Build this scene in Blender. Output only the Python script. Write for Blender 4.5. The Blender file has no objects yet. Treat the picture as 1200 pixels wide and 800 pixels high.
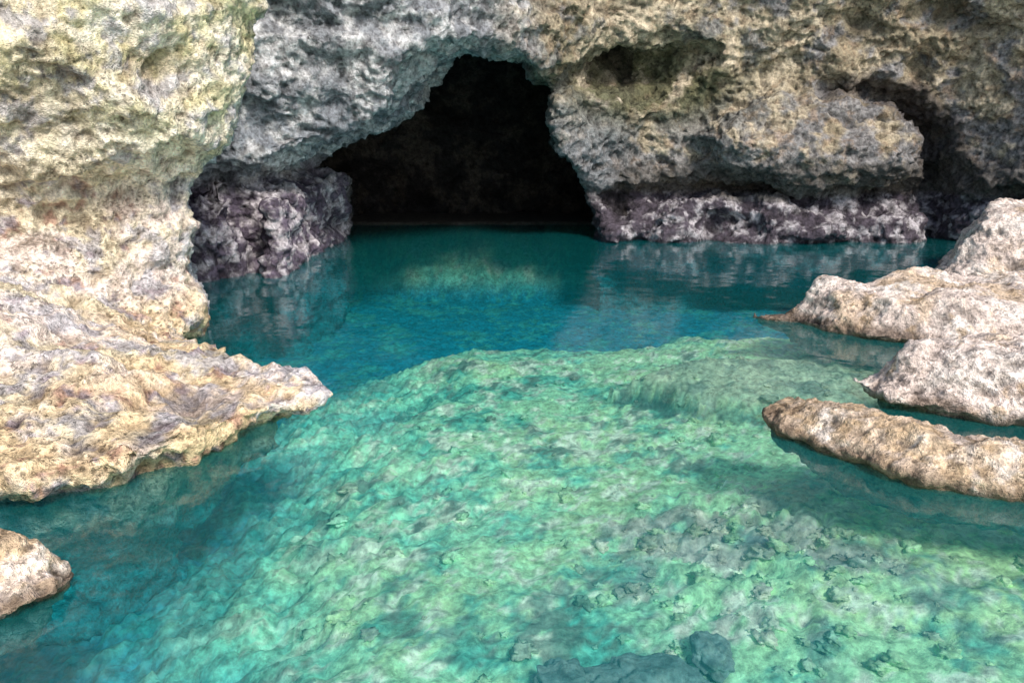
import bpy, math, numpy as np
from mathutils import Vector

scene = bpy.context.scene
scene.view_settings.view_transform = 'Standard'
scene.view_settings.look = 'None'
scene.view_settings.exposure = 0

# ------------------------------------------------------------ noise helpers
_r = np.random.RandomState(7)
PERM = np.tile(_r.permutation(256), 3).astype(np.int32)
G = _r.normal(size=(256, 3)).astype(np.float32)
G /= np.linalg.norm(G, axis=1)[:, None]

def perlin(p):
    p = p.astype(np.float32)
    i = np.floor(p).astype(np.int32); f = p - i; i &= 255
    u = f * f * f * (f * (f * 6 - 15) + 10)
    out = 0
    for dx in (0, 1):
        wx = u[:, 0] if dx else 1 - u[:, 0]
        for dy in (0, 1):
            wy = u[:, 1] if dy else 1 - u[:, 1]
            for dz in (0, 1):
                wz = u[:, 2] if dz else 1 - u[:, 2]
                h = PERM[PERM[PERM[(i[:, 0] + dx) & 255] + ((i[:, 1] + dy) & 255)] + ((i[:, 2] + dz) & 255)]
                g = G[h]
                d = g[:, 0] * (f[:, 0] - dx) + g[:, 1] * (f[:, 1] - dy) + g[:, 2] * (f[:, 2] - dz)
                out = out + wx * wy * wz * d
    return out * 1.5

def fbm(p, s, octs=4, gain=.5, off=0.):
    a, t = 1., 0
    q = p * s + off
    for k in range(octs):
        t = t + a * perlin(q); q = q * 2.03 + 11.3; a *= gain
    return t

def ridged(p, s, octs=4, gain=.5, off=0.):
    a, t = 1., 0
    q = p * s + off
    for k in range(octs):
        t = t + a * (1 - 2.2 * np.abs(perlin(q))); q = q * 2.03 + 7.7; a *= gain
    return t

def sst(a, b, x):
    t = np.clip((x - a) / (b - a), 0, 1)
    return t * t * (3 - 2 * t)

def smin(a, b, k):
    h = np.clip(.5 + .5 * (b - a) / k, 0, 1)
    return b + (a - b) * h - k * h * (1 - h)

def smax(a, b, k):
    return -smin(-a, -b, k)

def bsp(xs, s, n):
    W = np.zeros((len(xs), n), np.float32)
    q = (xs - xs[0]) / s
    i = np.floor(q).astype(int); t = q - i
    for k, w in enumerate(((1 - t) ** 3 / 6, (3 * t ** 3 - 6 * t ** 2 + 4) / 6,
                           (-3 * t ** 3 + 3 * t ** 2 + 3 * t + 1) / 6, t ** 3 / 6)):
        W[np.arange(len(xs)), i + k] = w
    return W

def gnoise(xs, ys, zs, s, seed, sz=None):
    sz = sz or s
    rs = np.random.RandomState(seed)
    n = [int((a[-1] - a[0]) / q) + 5 for a, q in ((xs, s), (ys, s), (zs, sz))]
    R = (rs.rand(*n).astype(np.float32) - .5) * 3
    A = np.tensordot(bsp(xs, s, n[0]), R, (1, 0))
    A = np.tensordot(A, bsp(ys, s, n[1]), (1, 1))
    A = np.tensordot(A, bsp(zs, sz, n[2]), (1, 1))
    return A

def polysd(pts, X, Y):
    pts = np.array(pts, np.float32); n = len(pts)
    d = np.full(np.broadcast(X, Y).shape, 1e9, np.float32); s = np.ones_like(d)
    for i in range(n):
        a = pts[i]; b = pts[i - 1]
        ex, ey = b - a
        wx, wy = X - a[0], Y - a[1]
        t = np.clip((wx * ex + wy * ey) / (ex * ex + ey * ey), 0, 1)
        d = np.minimum(d, (wx - ex * t) ** 2 + (wy - ey * t) ** 2)
        c1 = Y >= a[1]; c2 = Y < b[1]; c3 = ex * wy > ey * wx
        flip = (c1 & c2 & c3) | (~c1 & ~c2 & ~c3)
        s = np.where(flip, -s, s)
    return s * np.sqrt(d)

def surface_nets(F, org, h):
    F = F.copy().astype(np.float32)
    for ax in range(3):
        sl = [slice(None)] * 3
        for e in (0, -1):
            sl[ax] = e; F[tuple(sl)] = np.maximum(F[tuple(sl)], h * .5)
    S = F < 0
    nx, ny, nz = F.shape
    cnt = np.zeros((nx - 1, ny - 1, nz - 1), np.int8)
    C = [(i, j, k) for i in (0, 1) for j in (0, 1) for k in (0, 1)]
    for i, j, k in C:
        cnt += S[i:nx - 1 + i, j:ny - 1 + j, k:nz - 1 + k]
    act = (cnt > 0) & (cnt < 8)
    idx = np.argwhere(act); M = len(idx)
    vals = {c: F[idx[:, 0] + c[0], idx[:, 1] + c[1], idx[:, 2] + c[2]] for c in C}
    P = np.zeros((M, 3), np.float32); N = np.zeros(M, np.float32)
    for a in C:
        for ax in range(3):
            if a[ax]: continue
            b = list(a); b[ax] = 1; b = tuple(b)
            va, vb = vals[a], vals[b]
            m = (va < 0) != (vb < 0)
            t = np.where(m, va / np.where(m, va - vb, 1), 0)
            q = np.array(a, np.float32)[None].repeat(M, 0); q[:, ax] += t
            P += q * m[:, None]; N += m
    P = (P / N[:, None] + idx) * h + np.array(org, np.float32)
    im = np.full(act.shape, -1, np.int32); im[act] = np.arange(M)
    quads = []
    for ax in range(3):
        b, c = (ax + 1) % 3, (ax + 2) % 3
        s0 = [slice(1, -1)] * 3; s1 = [slice(1, -1)] * 3
        s0[ax] = slice(0, -1); s1[ax] = slice(1, None)
        A, B = S[tuple(s0)], S[tuple(s1)]
        e = np.argwhere(A != B)
        fl = A[tuple(e.T)]
        e = e + 1; e[:, ax] -= 1
        def g(db, dc):
            q = e.copy(); q[:, b] -= db; q[:, c] -= dc
            return im[tuple(q.T)]
        Q = np.stack([g(1, 1), g(0, 1), g(0, 0), g(1, 0)], 1)
        Q = np.where(fl[:, None], Q, Q[:, ::-1])
        quads.append(Q)
    return P, np.concatenate(quads)

def mesh_obj(name, V, Q, col=None, mat=None):
    k = Q.shape[1]
    me = bpy.data.meshes.new(name)
    me.vertices.add(len(V)); me.vertices.foreach_set('co', V.astype(np.float32).ravel())
    me.loops.add(Q.size); me.loops.foreach_set('vertex_index', Q.astype(np.int32).ravel())
    me.polygons.add(len(Q))
    me.polygons.foreach_set('loop_start', np.arange(0, Q.size, k, dtype=np.int32))
    me.update(calc_edges=True); me.validate()
    me.polygons.foreach_set('use_smooth', np.ones(len(me.polygons), bool))
    if col is not None:
        set_col(me, col)
    ob = bpy.data.objects.new(name, me)
    scene.collection.objects.link(ob)
    if mat: me.materials.append(mat)
    return ob

def set_col(me, col):
    at = me.color_attributes.new('tint', 'FLOAT_COLOR', 'POINT')
    c = np.ones((len(me.vertices), 4), np.float32); c[:, :3] = np.clip(col, 0, 1)
    at.data.foreach_set('color', c.ravel())

def mixc(a, b, t):
    t = t[:, None]
    return np.asarray(a) * (1 - t) + np.asarray(b) * t

def build_rock(name, bounds, h, sdf, colfn, mat, amp=1., sub=1, finef=4.2, smooth=2):
    (x0, x1), (y0, y1), (z0, z1) = bounds
    xs = np.arange(x0, x1, h, dtype=np.float32); ys = np.arange(y0, y1, h, dtype=np.float32); zs = np.arange(z0, z1, h, dtype=np.float32)
    F = sdf(xs, ys, zs)
    V, Q = surface_nets(F, (x0, y0, z0), h)
    ob = mesh_obj(name, V, Q)
    if smooth:
        m = ob.modifiers.new('f', 'SMOOTH'); m.factor = .5; m.iterations = smooth
    m = ob.modifiers.new('s', 'SUBSURF'); m.levels = sub; m.render_levels = sub
    dg = bpy.context.evaluated_depsgraph_get()
    me = bpy.data.meshes.new_from_object(ob.evaluated_get(dg))
    ob.modifiers.clear(); ob.data = me
    n = len(me.vertices)
    co = np.empty(n * 3, np.float32); no = np.empty(n * 3, np.float32)
    me.vertices.foreach_get('co', co); me.vertices.foreach_get('normal', no)
    co = co.reshape(-1, 3); no = no.reshape(-1, 3)
    w = co + .12 * np.stack([perlin(co * 1.7 + 5), perlin(co * 1.7 + 25), perlin(co * 1.7 + 55)], 1)
    big = ridged(w * [1, 1, 1.4], 1.0, 3, .5)
    fine = ridged(w * [1, 1, 1.3], finef, 4, .62, 31.)
    soft = fbm(co, 13., 2, .7, 3.)
    d = amp * (.11 * (big - 1.) + .034 * (fine - 1.2) + .026 * soft)
    new = co + no * d[:, None]
    me.vertices.foreach_set('co', new.ravel())
    me.update()
    me.polygons.foreach_set('use_smooth', np.ones(len(me.polygons), bool))
    cav = sst(-.3, 1.1, fine + .8 * soft) * sst(-.4, .6, big)      # 0 in crevices, 1 on crests; masks the shade painted into the tint
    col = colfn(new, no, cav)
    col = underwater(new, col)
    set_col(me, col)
    me.materials.append(mat)
    return ob

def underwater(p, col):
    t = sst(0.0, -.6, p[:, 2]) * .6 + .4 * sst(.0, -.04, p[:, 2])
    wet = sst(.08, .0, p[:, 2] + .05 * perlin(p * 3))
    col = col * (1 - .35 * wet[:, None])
    return mixc(col, (.01, .28, .37), t)  # teal absorption of the water painted over submerged rock

# ------------------------------------------------------------ materials
def rock_material(name, bump=1., pit=20., fine=40., rough=.88, lo=.42, vlo=.42):
    m = bpy.data.materials.new(name); m.use_nodes = True
    nt = m.node_tree; N = nt.nodes; L = nt.links
    b = N['Principled BSDF']; b.inputs['Roughness'].default_value = rough
    b.inputs['Specular IOR Level'].default_value = .2
    tc = N.new('ShaderNodeTexCoord')
    at = N.new('ShaderNodeAttribute'); at.attribute_name = 'tint'
    n1 = N.new('ShaderNodeTexNoise'); n1.inputs['Scale'].default_value = 9; n1.inputs['Detail'].default_value = 5; n1.inputs['Roughness'].default_value = .82
    L.new(tc.outputs['Object'], n1.inputs['Vector'])
    wv = N.new('ShaderNodeVectorMath'); wv.operation = 'MULTIPLY_ADD'; wv.inputs[1].default_value = (.3, -.25, .35)
    L.new(n1.outputs['Fac'], wv.inputs[0]); L.new(tc.outputs['Object'], wv.inputs[2])
    vo = N.new('ShaderNodeTexVoronoi'); vo.inputs['Scale'].default_value = pit; vo.inputs['Randomness'].default_value = 1
    L.new(wv.outputs[0], vo.inputs['Vector'])
    n2 = N.new('ShaderNodeTexNoise'); n2.inputs['Scale'].default_value = fine; n2.inputs['Detail'].default_value = 1
    L.new(tc.outputs['Object'], n2.inputs['Vector'])
    r1 = N.new('ShaderNodeValToRGB'); r1.color_ramp.elements[0].position = .34; r1.color_ramp.elements[0].color = (lo, lo * .96, lo * .93, 1)
    r1.color_ramp.elements[1].position = .60; r1.color_ramp.elements[1].color = (1.35, 1.34, 1.32, 1)
    L.new(n1.outputs['Fac'], r1.inputs[0])
    r3 = N.new('ShaderNodeMapRange'); r3.inputs[1].default_value = .12; r3.inputs[2].default_value = .36
    L.new(vo.outputs['Distance'], r3.inputs[0])
    nm = N.new('ShaderNodeTexNoise'); nm.inputs['Scale'].default_value = 2.2; nm.inputs['Detail'].default_value = 2
    L.new(tc.outputs['Object'], nm.inputs['Vector'])
    rm = N.new('ShaderNodeMapRange'); rm.inputs[1].default_value = .40; rm.inputs[2].default_value = .58
    L.new(nm.outputs['Fac'], rm.inputs[0])
    mx = N.new('ShaderNodeMix'); mx.data_type = 'FLOAT'; mx.inputs[2].default_value = 1
    L.new(rm.outputs[0], mx.inputs[0]); L.new(r3.outputs[0], mx.inputs[3])
    pc = N.new('ShaderNodeMapRange'); pc.inputs[3].default_value = vlo; pc.inputs[4].default_value = 1  # pit shade put into the base colour
    L.new(mx.outputs[0], pc.inputs[0])
    p2 = N.new('ShaderNodeMapRange'); p2.inputs[1].default_value = .3; p2.inputs[2].default_value = .6; p2.inputs[3].default_value = .72; p2.inputs[4].default_value = 1.12
    L.new(n2.outputs['Fac'], p2.inputs[0])
    def mul(a, c):
        x = N.new('ShaderNodeMix'); x.data_type = 'RGBA'; x.blend_type = 'MULTIPLY'; x.inputs[0].default_value = 1
        L.new(a, x.inputs[6]); L.new(c, x.inputs[7]); return x.outputs[2]
    c = mul(mul(mul(at.outputs['Color'], r1.outputs[0]), pc.outputs[0]), p2.outputs[0])
    L.new(c, b.inputs['Base Color'])
    h1 = N.new('ShaderNodeMath'); h1.operation = 'MULTIPLY_ADD'; h1.inputs[1].default_value = .28
    L.new(mx.outputs[0], h1.inputs[0]); L.new(n1.outputs['Fac'], h1.inputs[2])
    h2 = N.new('ShaderNodeMath'); h2.operation = 'MULTIPLY_ADD'; h2.inputs[1].default_value = .22
    L.new(n2.outputs['Fac'], h2.inputs[0]); L.new(h1.outputs[0], h2.inputs[2])
    b1 = N.new('ShaderNodeBump'); b1.inputs['Strength'].default_value = bump; b1.inputs['Distance'].default_value = .08
    L.new(h2.outputs[0], b1.inputs['Height'])
    L.new(b1.outputs[0], b.inputs['Normal'])
    return m

mat_rock = rock_material('limestone', .95, 10, 22, .88, .42, .5)
mat_near = rock_material('pitted_limestone', .85, 19, 42, .88, .50, .45)
mat_bed = rock_material('seabed_rock', .35, 7, 24, .8, .52, .75)

def water_material():
    m = bpy.data.materials.new('sea_water'); m.use_nodes = True
    nt = m.node_tree; N = nt.nodes; L = nt.links
    N.remove(N['Principled BSDF']); out = N['Material Output']
    tc = N.new('ShaderNodeTexCoord')
    n1 = N.new('ShaderNodeTexNoise'); n1.inputs['Scale'].default_value = 2.0; n1.inputs['Detail'].default_value = 3; n1.inputs['Roughness'].default_value = .5
    L.new(tc.outputs['Object'], n1.inputs['Vector'])
    b1 = N.new('ShaderNodeBump'); b1.inputs['Strength'].default_value = 1; b1.inputs['Distance'].default_value = .013
    L.new(n1.outputs['Fac'], b1.inputs['Height'])
    fr = N.new('ShaderNodeFresnel'); fr.inputs['IOR'].default_value = 1.33; L.new(b1.outputs[0], fr.inputs['Normal'])
    tr = N.new('ShaderNodeBsdfTransparent'); tr.inputs['Color'].default_value = (.90, 1, .98, 1)
    # turquoise diffuse layer on the surface imitates light scattered inside the water
    df = N.new('ShaderNodeBsdfDiffuse'); df.inputs['Color'].default_value = (.01, .50, .52, 1)
    ms = N.new('ShaderNodeMixShader'); ms.inputs[0].default_value = .10
    L.new(tr.outputs[0], ms.inputs[1]); L.new(df.outputs[0], ms.inputs[2])
    gl = N.new('ShaderNodeBsdfGlossy'); gl.inputs['Roughness'].default_value = .07; gl.inputs['Color'].default_value = (.95, .98, 1, 1)
    L.new(b1.outputs[0], gl.inputs['Normal'])
    mx = N.new('ShaderNodeMixShader')
    L.new(fr.outputs[0], mx.inputs[0]); L.new(ms.outputs[0], mx.inputs[1]); L.new(gl.outputs[0], mx.inputs[2])
    L.new(mx.outputs[0], out.inputs['Surface'])
    return m

# ------------------------------------------------------------ left cliff
LEDGE = [(-2.9, 3.36), (-2.4, 3.48), (-1.93, 3.76), (-1.68, 4.2), (-1.46, 4.55), (-1.06, 4.82), (-1.25, 5.08), (-1.8, 5.3), (-2.2, 5.65), (-2.5, 6.1),
         (-2.95, 7.0), (-3.5, 8.6), (-3.9, 9.8), (-12, 10.5), (-12, 2.6)]
WALL = [(-12, 4.6), (-6, 5.2), (-3.9, 5.8), (-3.15, 6.35), (-2.78, 6.95), (-3.15, 7.8), (-3.75, 8.9), (-4.4, 11.5), (-12, 11.5)]

def sdf_left(xs, ys, zs):
    n1 = gnoise(xs, ys, zs, 1.1, 1); n2 = gnoise(xs, ys, zs, .45, 2, .35); n3 = gnoise(xs, ys, zs, .2, 3, .14)
    X = xs[:, None]; Y = ys[None, :]; Z = zs[None, None, :]
    L2 = polysd(LEDGE, X, Y)[:, :, None]; W2 = polysd(WALL, X, Y)[:, :, None]
    top = .22 + .72 * sst(0, 2.2, -L2)
    side = L2 + .30 * sst(.20, -.10, Z) + .35 * sst(-.1, -.9, Z)
    led = smax(side + .13 * n2 + .09 * n3, Z - top + .10 * n1 + .12 * n2 + .08 * n3, .05)
    bulge = .58 * sst(1.2, 2.0, Z) + .10 * sst(2., 3.5, Z) - .08 * sst(1.3, .7, Z)
    wal = W2 - bulge + .16 * n1 + .13 * n2 + .08 * n3
    f = smin(led, wal, .45)
    return smax(f, Z - 5.2 + n1, .2)

def col_left(p, n, cav):
    a = fbm(p, 1.3, 4, .6, 2.); b = fbm(p, 2.6, 4, .6, 40.); c = fbm(p, 5., 4, .65, 80.)
    z = p[:, 2]
    col = mixc((.72, .62, .45), (.88, .80, .66), sst(-.3, .3, a))
    col = mixc(col, (.62, .55, .27), sst(-.05, .4, b) * sst(1.4, 2.1, z) * .6)
    col = mixc(col, (.82, .67, .63), sst(1.7, 1.0, z) * sst(-.4, .3, a) * .75)
    col = mixc(col, (.92, .85, .76), sst(1.2, .8, z) * sst(.0, .4, c + a) * .7)
    col = mixc(col, (.78, .58, .34), sst(.6, .25, z) * sst(-.5, .2, b) * .85)
    col = mixc(col, (.40, .21, .16), sst(.3, .6, c + .5 * b) * sst(1.8, 1.2, z) * .75)
    col = mixc(col, (.34, .34, .42), sst(.25, .6, c - b) * .6)
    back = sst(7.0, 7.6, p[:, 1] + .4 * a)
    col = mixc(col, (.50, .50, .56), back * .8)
    col = mixc(col, col * np.array([.34, .30, .28]), (1 - cav) * .8)  # crevice shade painted into the cliff colour
    return col

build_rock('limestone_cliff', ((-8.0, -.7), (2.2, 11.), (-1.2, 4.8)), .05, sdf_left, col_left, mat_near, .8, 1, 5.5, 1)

# ------------------------------------------------------------ cave mass at the back
VOID = [(-2.85, -4), (-2.85, .95), (-3.5, 1.1), (-2.9, 1.5), (-2.1, 1.85), (-1.6, 2.05), (-1.3, 2.45), (-.9, 2.85), (.2, 2.88), (.52, 2.4), (.68, 1.5), (1.18, 1.0), (1.42, .2), (1.42, -4)]
FX = [-9, -5, -3.6, -2.1, -1, 0, 1, 2, 4, 6, 7.2, 8, 9, 12]
FY = [9.5, 9.9, 10.2, 10.5, 10.9, 11.8, 12.9, 13.5, 13.6, 13.4, 12.9, 12.0, 11.0, 9.5]

def ell(X, Y, Z, c, r):
    k = np.sqrt(((X - c[0]) / r[0]) ** 2 + ((Y - c[1]) / r[1]) ** 2 + ((Z - c[2]) / r[2]) ** 2)
    return (k - 1) * min(r)

def caps(X, Y, Z, pts, rad):
    d = None
    for a, b, ra in zip(pts[:-1], pts[1:], rad):
        a = np.array(a); b = np.array(b); e = b - a
        wx, wy, wz = X - a[0], Y - a[1], Z - a[2]
        t = np.clip((wx * e[0] + wy * e[1] + wz * e[2]) / (e @ e), 0, 1)
        q = np.sqrt((wx - e[0] * t) ** 2 + ((wy - e[1] * t) * .25) ** 2 + (wz - e[2] * t) ** 2) - ra
        d = q if d is None else np.minimum(d, q)
    return d
CREV = ([(4.9, 12.9, 2.34), (5.6, 12.8, 2.42), (6.2, 12.7, 2.15), (6.7, 12.6, 1.7), (6.95, 12.5, 1.0), (7.1, 12.4, -.3)], [.05, .14, .24, .30, .30])

def sdf_back(xs, ys, zs):
    n1 = gnoise(xs, ys, zs, 1.6, 11, 1.2); n2 = gnoise(xs, ys, zs, .7, 12, .45); n3 = gnoise(xs, ys, zs, .3, 13, .2)
    X = xs[:, None, None]; Y = ys[None, :, None]; Z = zs[None, None, :]
    fx = np.convolve(np.pad(np.interp(xs, FX, FY), 6, 'edge'), np.ones(13) / 13, 'valid')[:, None, None].astype(np.float32)
    right = sst(1.0, 1.8, X)
    low = sst(1.05, .75, Z + .12 * n2)
    front = fx - .30 * np.maximum(Z - 1.3, 0) + .40 * low * right + .3 * sst(1.3, .9, Z) * (1 - right)
    f = (front - Y) + .26 * n1 + .22 * n2 + .14 * n3
    f = smin(f, ell(X, Y, Z, (4.9, 13.2, 1.6), (1.7, .8, .8)) + .18 * n2 + .12 * n3, .25)
    band = ell(X, Y, Z, (4.2, 13.7, 0), (3.6, .9, .72)) + .28 * n3 + .20 * n2
    f = smin(f, band, .1)
    f = smin(f, ell(X, Y, Z, (-2.85, 10.25, .25), (.36, .45, .95)) + .16 * n3 + .14 * n2, .05)
    f = smin(f, ell(X, Y, Z, (-3.75, 10.0, .2), (.46, .55, .85)) + .16 * n3 + .14 * n2, .05)
    f = smax(f, -(ell(X, Y, Z, (1.95, 12.4, 2.62), (1.25, 1.9, .52)) + .26 * n2 + .10 * n3), .12)
    cr = caps(X, Y, Z, *CREV)
    f = smax(f, -(cr + .14 * n2 + .07 * n3), .12)
    V2 = polysd(VOID, xs[:, None], zs[None, :])[:, None, :]
    v = V2 - .35 * sst(13, 15.5, Y) + .16 * n2 + .09 * n3
    v = smax(v, Y - 17.2 + .3 * n2, .5)
    f = smax(f, -v, .14)
    return smax(f, Z - 5.9 + .6 * n1, .2)

def col_back(p, n, cav):
    a = fbm(p, .9, 4, .6, 2.); b = fbm(p, 2.0, 4, .6, 40.); c = fbm(p, 4.5, 4, .65, 80.)
    x, y, z = p.T
    col = mixc((.36, .30, .21), (.60, .51, .38), sst(-.3, .3, a))
    col = mixc(col, (.25, .25, .27), sst(-.2, .3, b + .5 * sst(2.6, 1.6, z) - .2) * .85)
    col = mixc(col, (.36, .24, .15), sst(.2, .6, c) * .5)
    col = mixc(col, (.26, .28, .31), sst(2.2, 1.2, x + .4 * a) * sst(2.6, 2.0, z) * .6)
    alc = np.exp(-(((x - 2.2) / 1.5) ** 2 + ((z - 2.5) / .65) ** 2)) * (x > .3)
    col = mixc(col, (.12, .12, .06), np.clip(alc * 1.4 * sst(-.6, .1, b), 0, .88))
    cr = caps(x, y, z, *CREV)
    col = mixc(col, (.07, .06, .06), sst(.22, -.02, cr + .1 * b) * .85)  # shade of the arch crevice painted in as a dark tint
    butt = sst(.6, -.4, x + .3 * a)
    col = mixc(col, mixc((.26, .28, .32), (.68, .68, .70), sst(-.25, .35, b + .3 * c)), butt * .9)
    foot = sst(1.25, .9, z + .15 * b) * sst(-1.4, -2., x)
    col = mixc(col, mixc((.13, .105, .145), (.62, .57, .61), sst(-.15, .4, c + .4 * b)), foot)
    band = sst(.85, .65, z + .1 * b) * sst(.8, 1.2, x)
    col = mixc(col, mixc((.09, .075, .095), (.47, .44, .47), sst(-.1, .4, c + .3 * b - .4 * sst(3, 1.5, x))), band)
    dk = sst(1.4, 1.15, z + .12 * b) * sst(.65, .8, z + .1 * b) * sst(1.5, 2, x)
    col = mixc(col, (.11, .10, .09), dk * .75)
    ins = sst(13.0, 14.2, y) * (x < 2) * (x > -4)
    col = mixc(col, mixc((.012, .011, .010), (.045, .037, .028), sst(-.1, .4, b)), ins * .96)  # cave darkness painted in, interior colour close to black
    col = mixc(col, col * .33, (1 - cav) * .8)  # shade painted into the hollows
    return col

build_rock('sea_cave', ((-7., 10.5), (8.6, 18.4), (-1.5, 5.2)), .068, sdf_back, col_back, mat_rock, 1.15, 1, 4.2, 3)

# ------------------------------------------------------------ shore rocks
def make_slab(name, poly, T, seed, bounds, h=.035, lip=.3, under=.16, tipfade=None, tint=0.):
    def sdf(xs, ys, zs):
        n1 = gnoise(xs, ys, zs, .8, seed); n2 = gnoise(xs, ys, zs, .3, seed + 1, .22); n3 = gnoise(xs, ys, zs, .13, seed + 2, .09)
        X = xs[:, None]; Y = ys[None, :]; Z = zs[None, None, :]
        P = polysd(poly, X, Y)[:, :, None]
        top = .05 + (T - .05) * sst(0, lip, -P)
        if tipfade: top = top * (.25 + .75 * sst(tipfade[0], tipfade[1], X)[:, :, None])
        side = P + under * sst(.10, -.05, Z) + .35 * sst(-.03, -.5, Z)
        return smax(side + .09 * n2 + .06 * n3, Z - top + .09 * n1 + .08 * n2 + .05 * n3, .04)
    def colf(p, n, cav):
        a = fbm(p, 1.6, 4, .6, seed); b = fbm(p, 3.2, 4, .6, 40. + seed); c = fbm(p, 7., 4, .65, 80. + seed)
        col = mixc((.70, .54, .40), (.78, .65, .58), sst(-.3, .3, a + tint))
        col = mixc(col, (.88, .80, .73), sst(.0, .5, b) * .7)
        col = mixc(col, (.56, .39, .22), sst(.05, .5, c - tint) * .65)
        col = mixc(col, (.20, .14, .10), sst(.13, .05, p[:, 2] + .06 * b) * .8)
        return mixc(col, col * .4, (1 - cav) * .8)  # slab hollows darkened with painted shade
    return build_rock(name, bounds, h, sdf, colf, mat_near, .55, 1, 5.5, 1)

make_slab('shore_rock', [(1.46, 4.9), (1.52, 4.55), (1.70, 4.2), (2.12, 3.76), (2.6, 3.50), (4, 3.0), (9, 2.5), (9, 4.2), (2.9, 4.25), (2.2, 4.8), (1.78, 5.06)],
          .21, 101, ((1.2, 6.), (2.4, 5.3), (-.7, .6)), tint=-.3)
make_slab('shore_rock', [(2.42, 5.32), (2.48, 5.0), (2.7, 4.75), (3.2, 4.55), (9, 4.2), (9, 5.9), (3.6, 5.95), (2.75, 5.65)],
          .38, 111, ((2.1, 7.), (3.9, 6.3), (-.7, .8)), tint=.3)
make_slab('shore_rock', [(2.15, 7.75), (2.75, 7.15), (3.1, 6.6), (3.8, 6.3), (9, 5.8), (9, 8.6), (5, 8.6), (3.8, 8.3), (3.1, 8.1), (2.7, 7.9)],
          .40, 121, ((1.9, 8.5), (5.5, 8.9), (-.7, .9)), .042, tipfade=(2.4, 3.1), lip=.45, tint=.2)
make_slab('shore_rock', [(5.0, 9.4), (5.3, 10.1), (5.8, 10.9), (7, 11.6), (10, 11.6), (10, 7.6), (6.2, 8.4), (5.3, 9.0)],
          .90, 131, ((4.6, 9.5), (7.3, 11.9), (-.7, 1.5)), .05, lip=.7, tint=.6)
make_slab('shore_rock', [(-1.70, 2.95), (-1.76, 2.72), (-1.98, 2.50), (-3.5, 2.0), (-3.5, 3.3), (-2.4, 3.2), (-2.0, 3.08)],
          .30, 141, ((-3.6, -1.5), (1.8, 3.6), (-.7, .6)), .03, tint=-.2)

# ------------------------------------------------------------ seabed
def axis(a, b, h):
    core = np.arange(a, b, h)
    o = np.cumsum(h * 1.35 ** np.arange(1, 26)); o = o[o < 220]
    return np.concatenate([a - o[::-1], core, core[-1] + o])
REEF = [(.7, 4.6), (2.0, 4.9), (2.1, 3.6), (1.4, 3.2), (.6, 3.3)]
def bed(x, y):
    P = np.stack([x, y, 0 * x], 1).astype(np.float32)
    n1 = fbm(P, .7, 3, .5, 3.); n2 = ridged(P, 2.6, 4, .65, 9.); n3 = fbm(P, 6, 4, .7, 17.)
    shelf = sst(-3.3, -.2, x + .5 * n1 + .15 * n3) * sst(10.6, 8.4, y + .6 * n1 - .3 * x * sst(0, -2, x))
    z = -1.30 + .64 * shelf + .20 * sst(.5, 2.5, x) * shelf + .02 * n1 + .022 * (n2 - 1) + .02 * n3
    slab = polysd([(.9, 6.9), (1.8, 6.3), (2.8, 6.15), (3.8, 6.4), (3.6, 7.5), (1.8, 7.5)], x, y) + .2 * n1 + .12 * n3
    z = z + (np.maximum(z, -.34 + .04 * n3) - z) * sst(.15, -.15, slab)
    reef = polysd(REEF, x, y) + .45 * n1 + .25 * n3
    rf = sst(.3, -.3, reef)
    z = z + rf * (.05 + .04 * n3)
    beach = sst(14.3, 15.6, y + .3 * n1) * (np.abs(x) < 9)
    z = z * (1 - beach) + .04 * beach
    far = sst(25, 60, np.sqrt(x * x + y * y)); z = z * (1 - far) - 4. * far
    return z, n2, slab, rf, beach

def bedcol(P, n2, slab, rf, beach):
    q = P.copy(); q[:, 2] = 0
    c0 = fbm(q, .6, 3, .6, 5.); c1 = fbm(q, 1.3, 5, .70, 50.); c2 = fbm(q, 3.0, 5, .75, 60.); c3 = fbm(q, 9, 3, .8, 70.)
    depth = -P[:, 2]
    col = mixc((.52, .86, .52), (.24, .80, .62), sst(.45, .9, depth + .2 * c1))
    col = mixc(col, (.003, .24, .38), sst(.80, 1.22, depth + .12 * c1 + .05 * c3))  # bed colour carries the water's absorption with depth
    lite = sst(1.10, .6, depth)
    col = mixc(col, (.68, .82, .40), sst(.0, .4, c0 + .4 * c2) * lite * .5)
    col = mixc(col, (.95, 1.0, .86), sst(.12, .5, c2 + .5 * c3 + .3 * c0) * lite * .9)
    col = mixc(col, (.05, .40, .36), sst(.10, .5, c1 + .5 * c3) * .65)
    col = mixc(col, (.16, .22, .17), sst(.3, .55, c1 * .7 + c2 * .5 + .4 * c3) * lite * .75)
    col = mixc(col, mixc((.25, .24, .26), (.72, .68, .60), sst(-.3, .4, c3 + .5 * c2)), rf * sst(-.2, .2, c1 + .5 * c2) * .8)
    col = mixc(col, mixc((.60, .68, .50), (.28, .36, .29), sst(-.1, .4, c2)), sst(.08, -.08, slab) * .9)
    rim = sst(.0, .06, slab) * sst(.22, .1, slab) * sst(7., 6.8, P[:, 1])
    col = mixc(col, (.05, .16, .15), rim * .7)
    return mixc(col, (.08, .07, .06), beach)

xs = axis(-4.5, 7.5, .03); ys = axis(1.2, 16., .035)
X, Y = np.meshgrid(xs, ys, indexing='ij')
z, n2, slab, rf, beach = bed(X.ravel(), Y.ravel())
P = np.stack([X.ravel(), Y.ravel(), z], 1).astype(np.float32)
nx, ny = X.shape
I = np.arange(nx * ny).reshape(nx, ny)
Q = np.stack([I[:-1, :-1], I[1:, :-1], I[1:, 1:], I[:-1, 1:]], -1).reshape(-1, 4)
mesh_obj('seabed', P, Q, bedcol(P, n2, slab, rf, beach), mat_bed)

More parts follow.
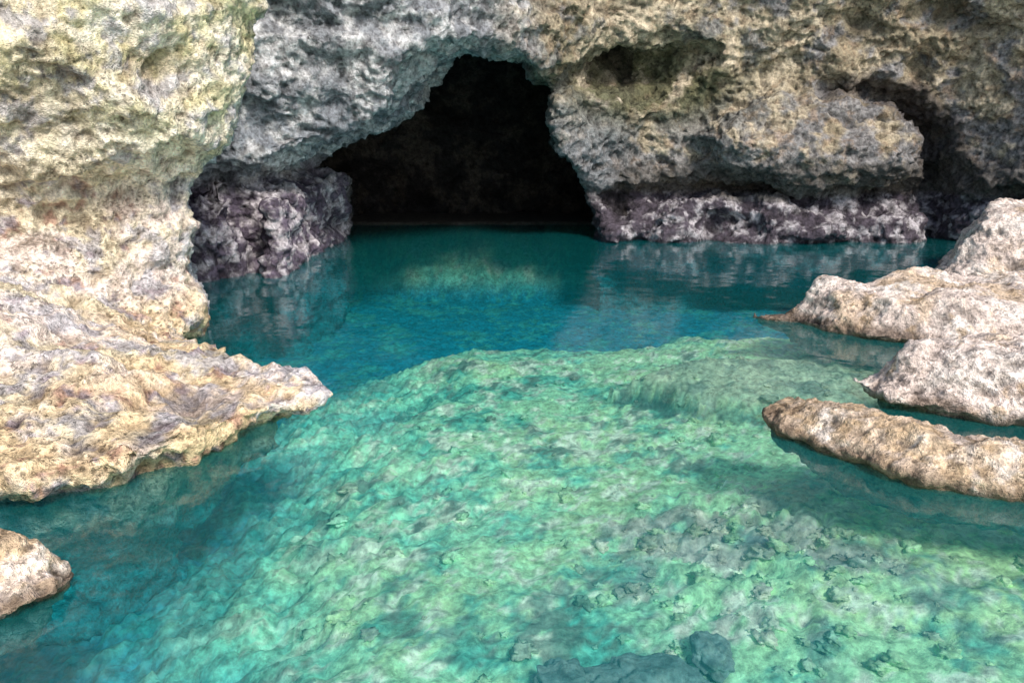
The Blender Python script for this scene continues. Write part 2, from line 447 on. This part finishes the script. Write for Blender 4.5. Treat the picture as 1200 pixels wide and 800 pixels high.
# loose stones and coral rubble lying on the seabed, one object; most take the colour of the bed around them
import bmesh
bm = bmesh.new(); bmesh.ops.create_icosphere(bm, subdivisions=3, radius=1)
SV = np.array([v.co[:] for v in bm.verts], np.float32); SF = np.array([[v.index for v in f.verts] for f in bm.faces]); bm.free()
rs = np.random.RandomState(5)
VV, FF, CC = [], [], []
cx = np.concatenate([rs.uniform(-1.2, 3.2, 350), rs.normal(1.4, .5, 260)])
cy = np.concatenate([rs.uniform(2.1, 8.0, 350), rs.normal(3.9, .6, 260)])
cz, a2, a3, a4, a5 = bed(cx, cy)
lc = bedcol(np.stack([cx, cy, cz], 1).astype(np.float32), a2, a3, a4, a5)
for k in range(len(cx)):
    r = .012 + .05 * rs.rand() ** 3
    sc = r * np.array([1, rs.uniform(.6, 1.), rs.uniform(.3, .6)])
    v = SV * (1 + .9 * fbm(SV, 1.6, 3, .7, k * 3.1))[:, None] * sc
    an = rs.rand() * 6.28; c, s_ = math.cos(an), math.sin(an)
    v = np.stack([v[:, 0] * c - v[:, 1] * s_, v[:, 0] * s_ + v[:, 1] * c, v[:, 2]], 1) + [cx[k], cy[k], cz[k]]
    base = lc[k] * .75 + .25 * np.array([(.30, .30, .26), (.80, .86, .70), (.55, .65, .45)][rs.randint(3)])
    FF.append(SF + k * len(SV)); VV.append(v); CC.append(np.tile(base * rs.uniform(.85, 1.15), (len(SV), 1)))
mesh_obj('seabed_rubble', np.concatenate(VV), np.concatenate(FF), np.concatenate(CC), mat_bed)

# smooth dark stones under the water at the near edge
bm = bmesh.new(); bmesh.ops.create_icosphere(bm, subdivisions=5, radius=1)
BV = np.array([v.co[:] for v in bm.verts], np.float32); BF = np.array([[v.index for v in f.verts] for f in bm.faces]); bm.free()
for k, (sx, sy, rx, ry) in enumerate([(.22, 3.02, .14, .2), (.58, 3.05, .25, .17), (.93, 3.2, .09, .13)]):
    v = BV * (1 + .5 * fbm(BV, .9, 3, .6, k * 9.1) + .05 * fbm(BV, 4, 3, .6, k * 5.))[:, None] * [rx, ry, .06]
    v = v + [sx, sy, float(bed(np.array([sx]), np.array([sy]))[0][0]) + .04]
    cc = mixc((.16, .26, .27), (.24, .34, .34), sst(-.3, .3, fbm(v, 8, 3, .6)))
    mesh_obj('submerged_stone', v, BF, cc, mat_bed)

# ------------------------------------------------------------ water
s = 220.
V = np.array([(-s, -s, 0), (s, -s, 0), (s, s, 0), (-s, s, 0)], np.float32)
mesh_obj('sea_water', V, np.array([[0, 1, 2, 3]]), None, water_material())

# ------------------------------------------------------------ light
EL, AZ = math.radians(42), math.radians(152)   # azimuth clockwise from +Y : behind the camera, to the right
w = bpy.data.worlds.new('World'); scene.world = w; w.use_nodes = True
nt = w.node_tree
sky = nt.nodes.new('ShaderNodeTexSky'); sky.sky_type = 'NISHITA'; sky.sun_disc = False
sky.sun_elevation = EL; sky.sun_rotation = AZ
nt.links.new(sky.outputs[0], nt.nodes['Background'].inputs[0])
nt.nodes['Background'].inputs[1].default_value = .15
sd = bpy.data.lights.new('sun', 'SUN'); sd.energy = 5.0; sd.angle = math.radians(14); sd.color = (1, .95, .88)
so = bpy.data.objects.new('sun', sd); scene.collection.objects.link(so)
d = Vector((math.sin(AZ) * math.cos(EL), math.cos(AZ) * math.cos(EL), math.sin(EL)))
so.rotation_euler = d.to_track_quat('Z', 'Y').to_euler(); so.location = d * 30

# ------------------------------------------------------------ camera
cd = bpy.data.cameras.new('camera'); cd.lens = 28; cd.sensor_width = 36; cd.clip_end = 1000; cd.clip_start = .05
co = bpy.data.objects.new('camera', cd); scene.collection.objects.link(co)
co.location = (0, 0, 1.8); co.rotation_euler = (math.radians(75), 0, 0)
scene.camera = co
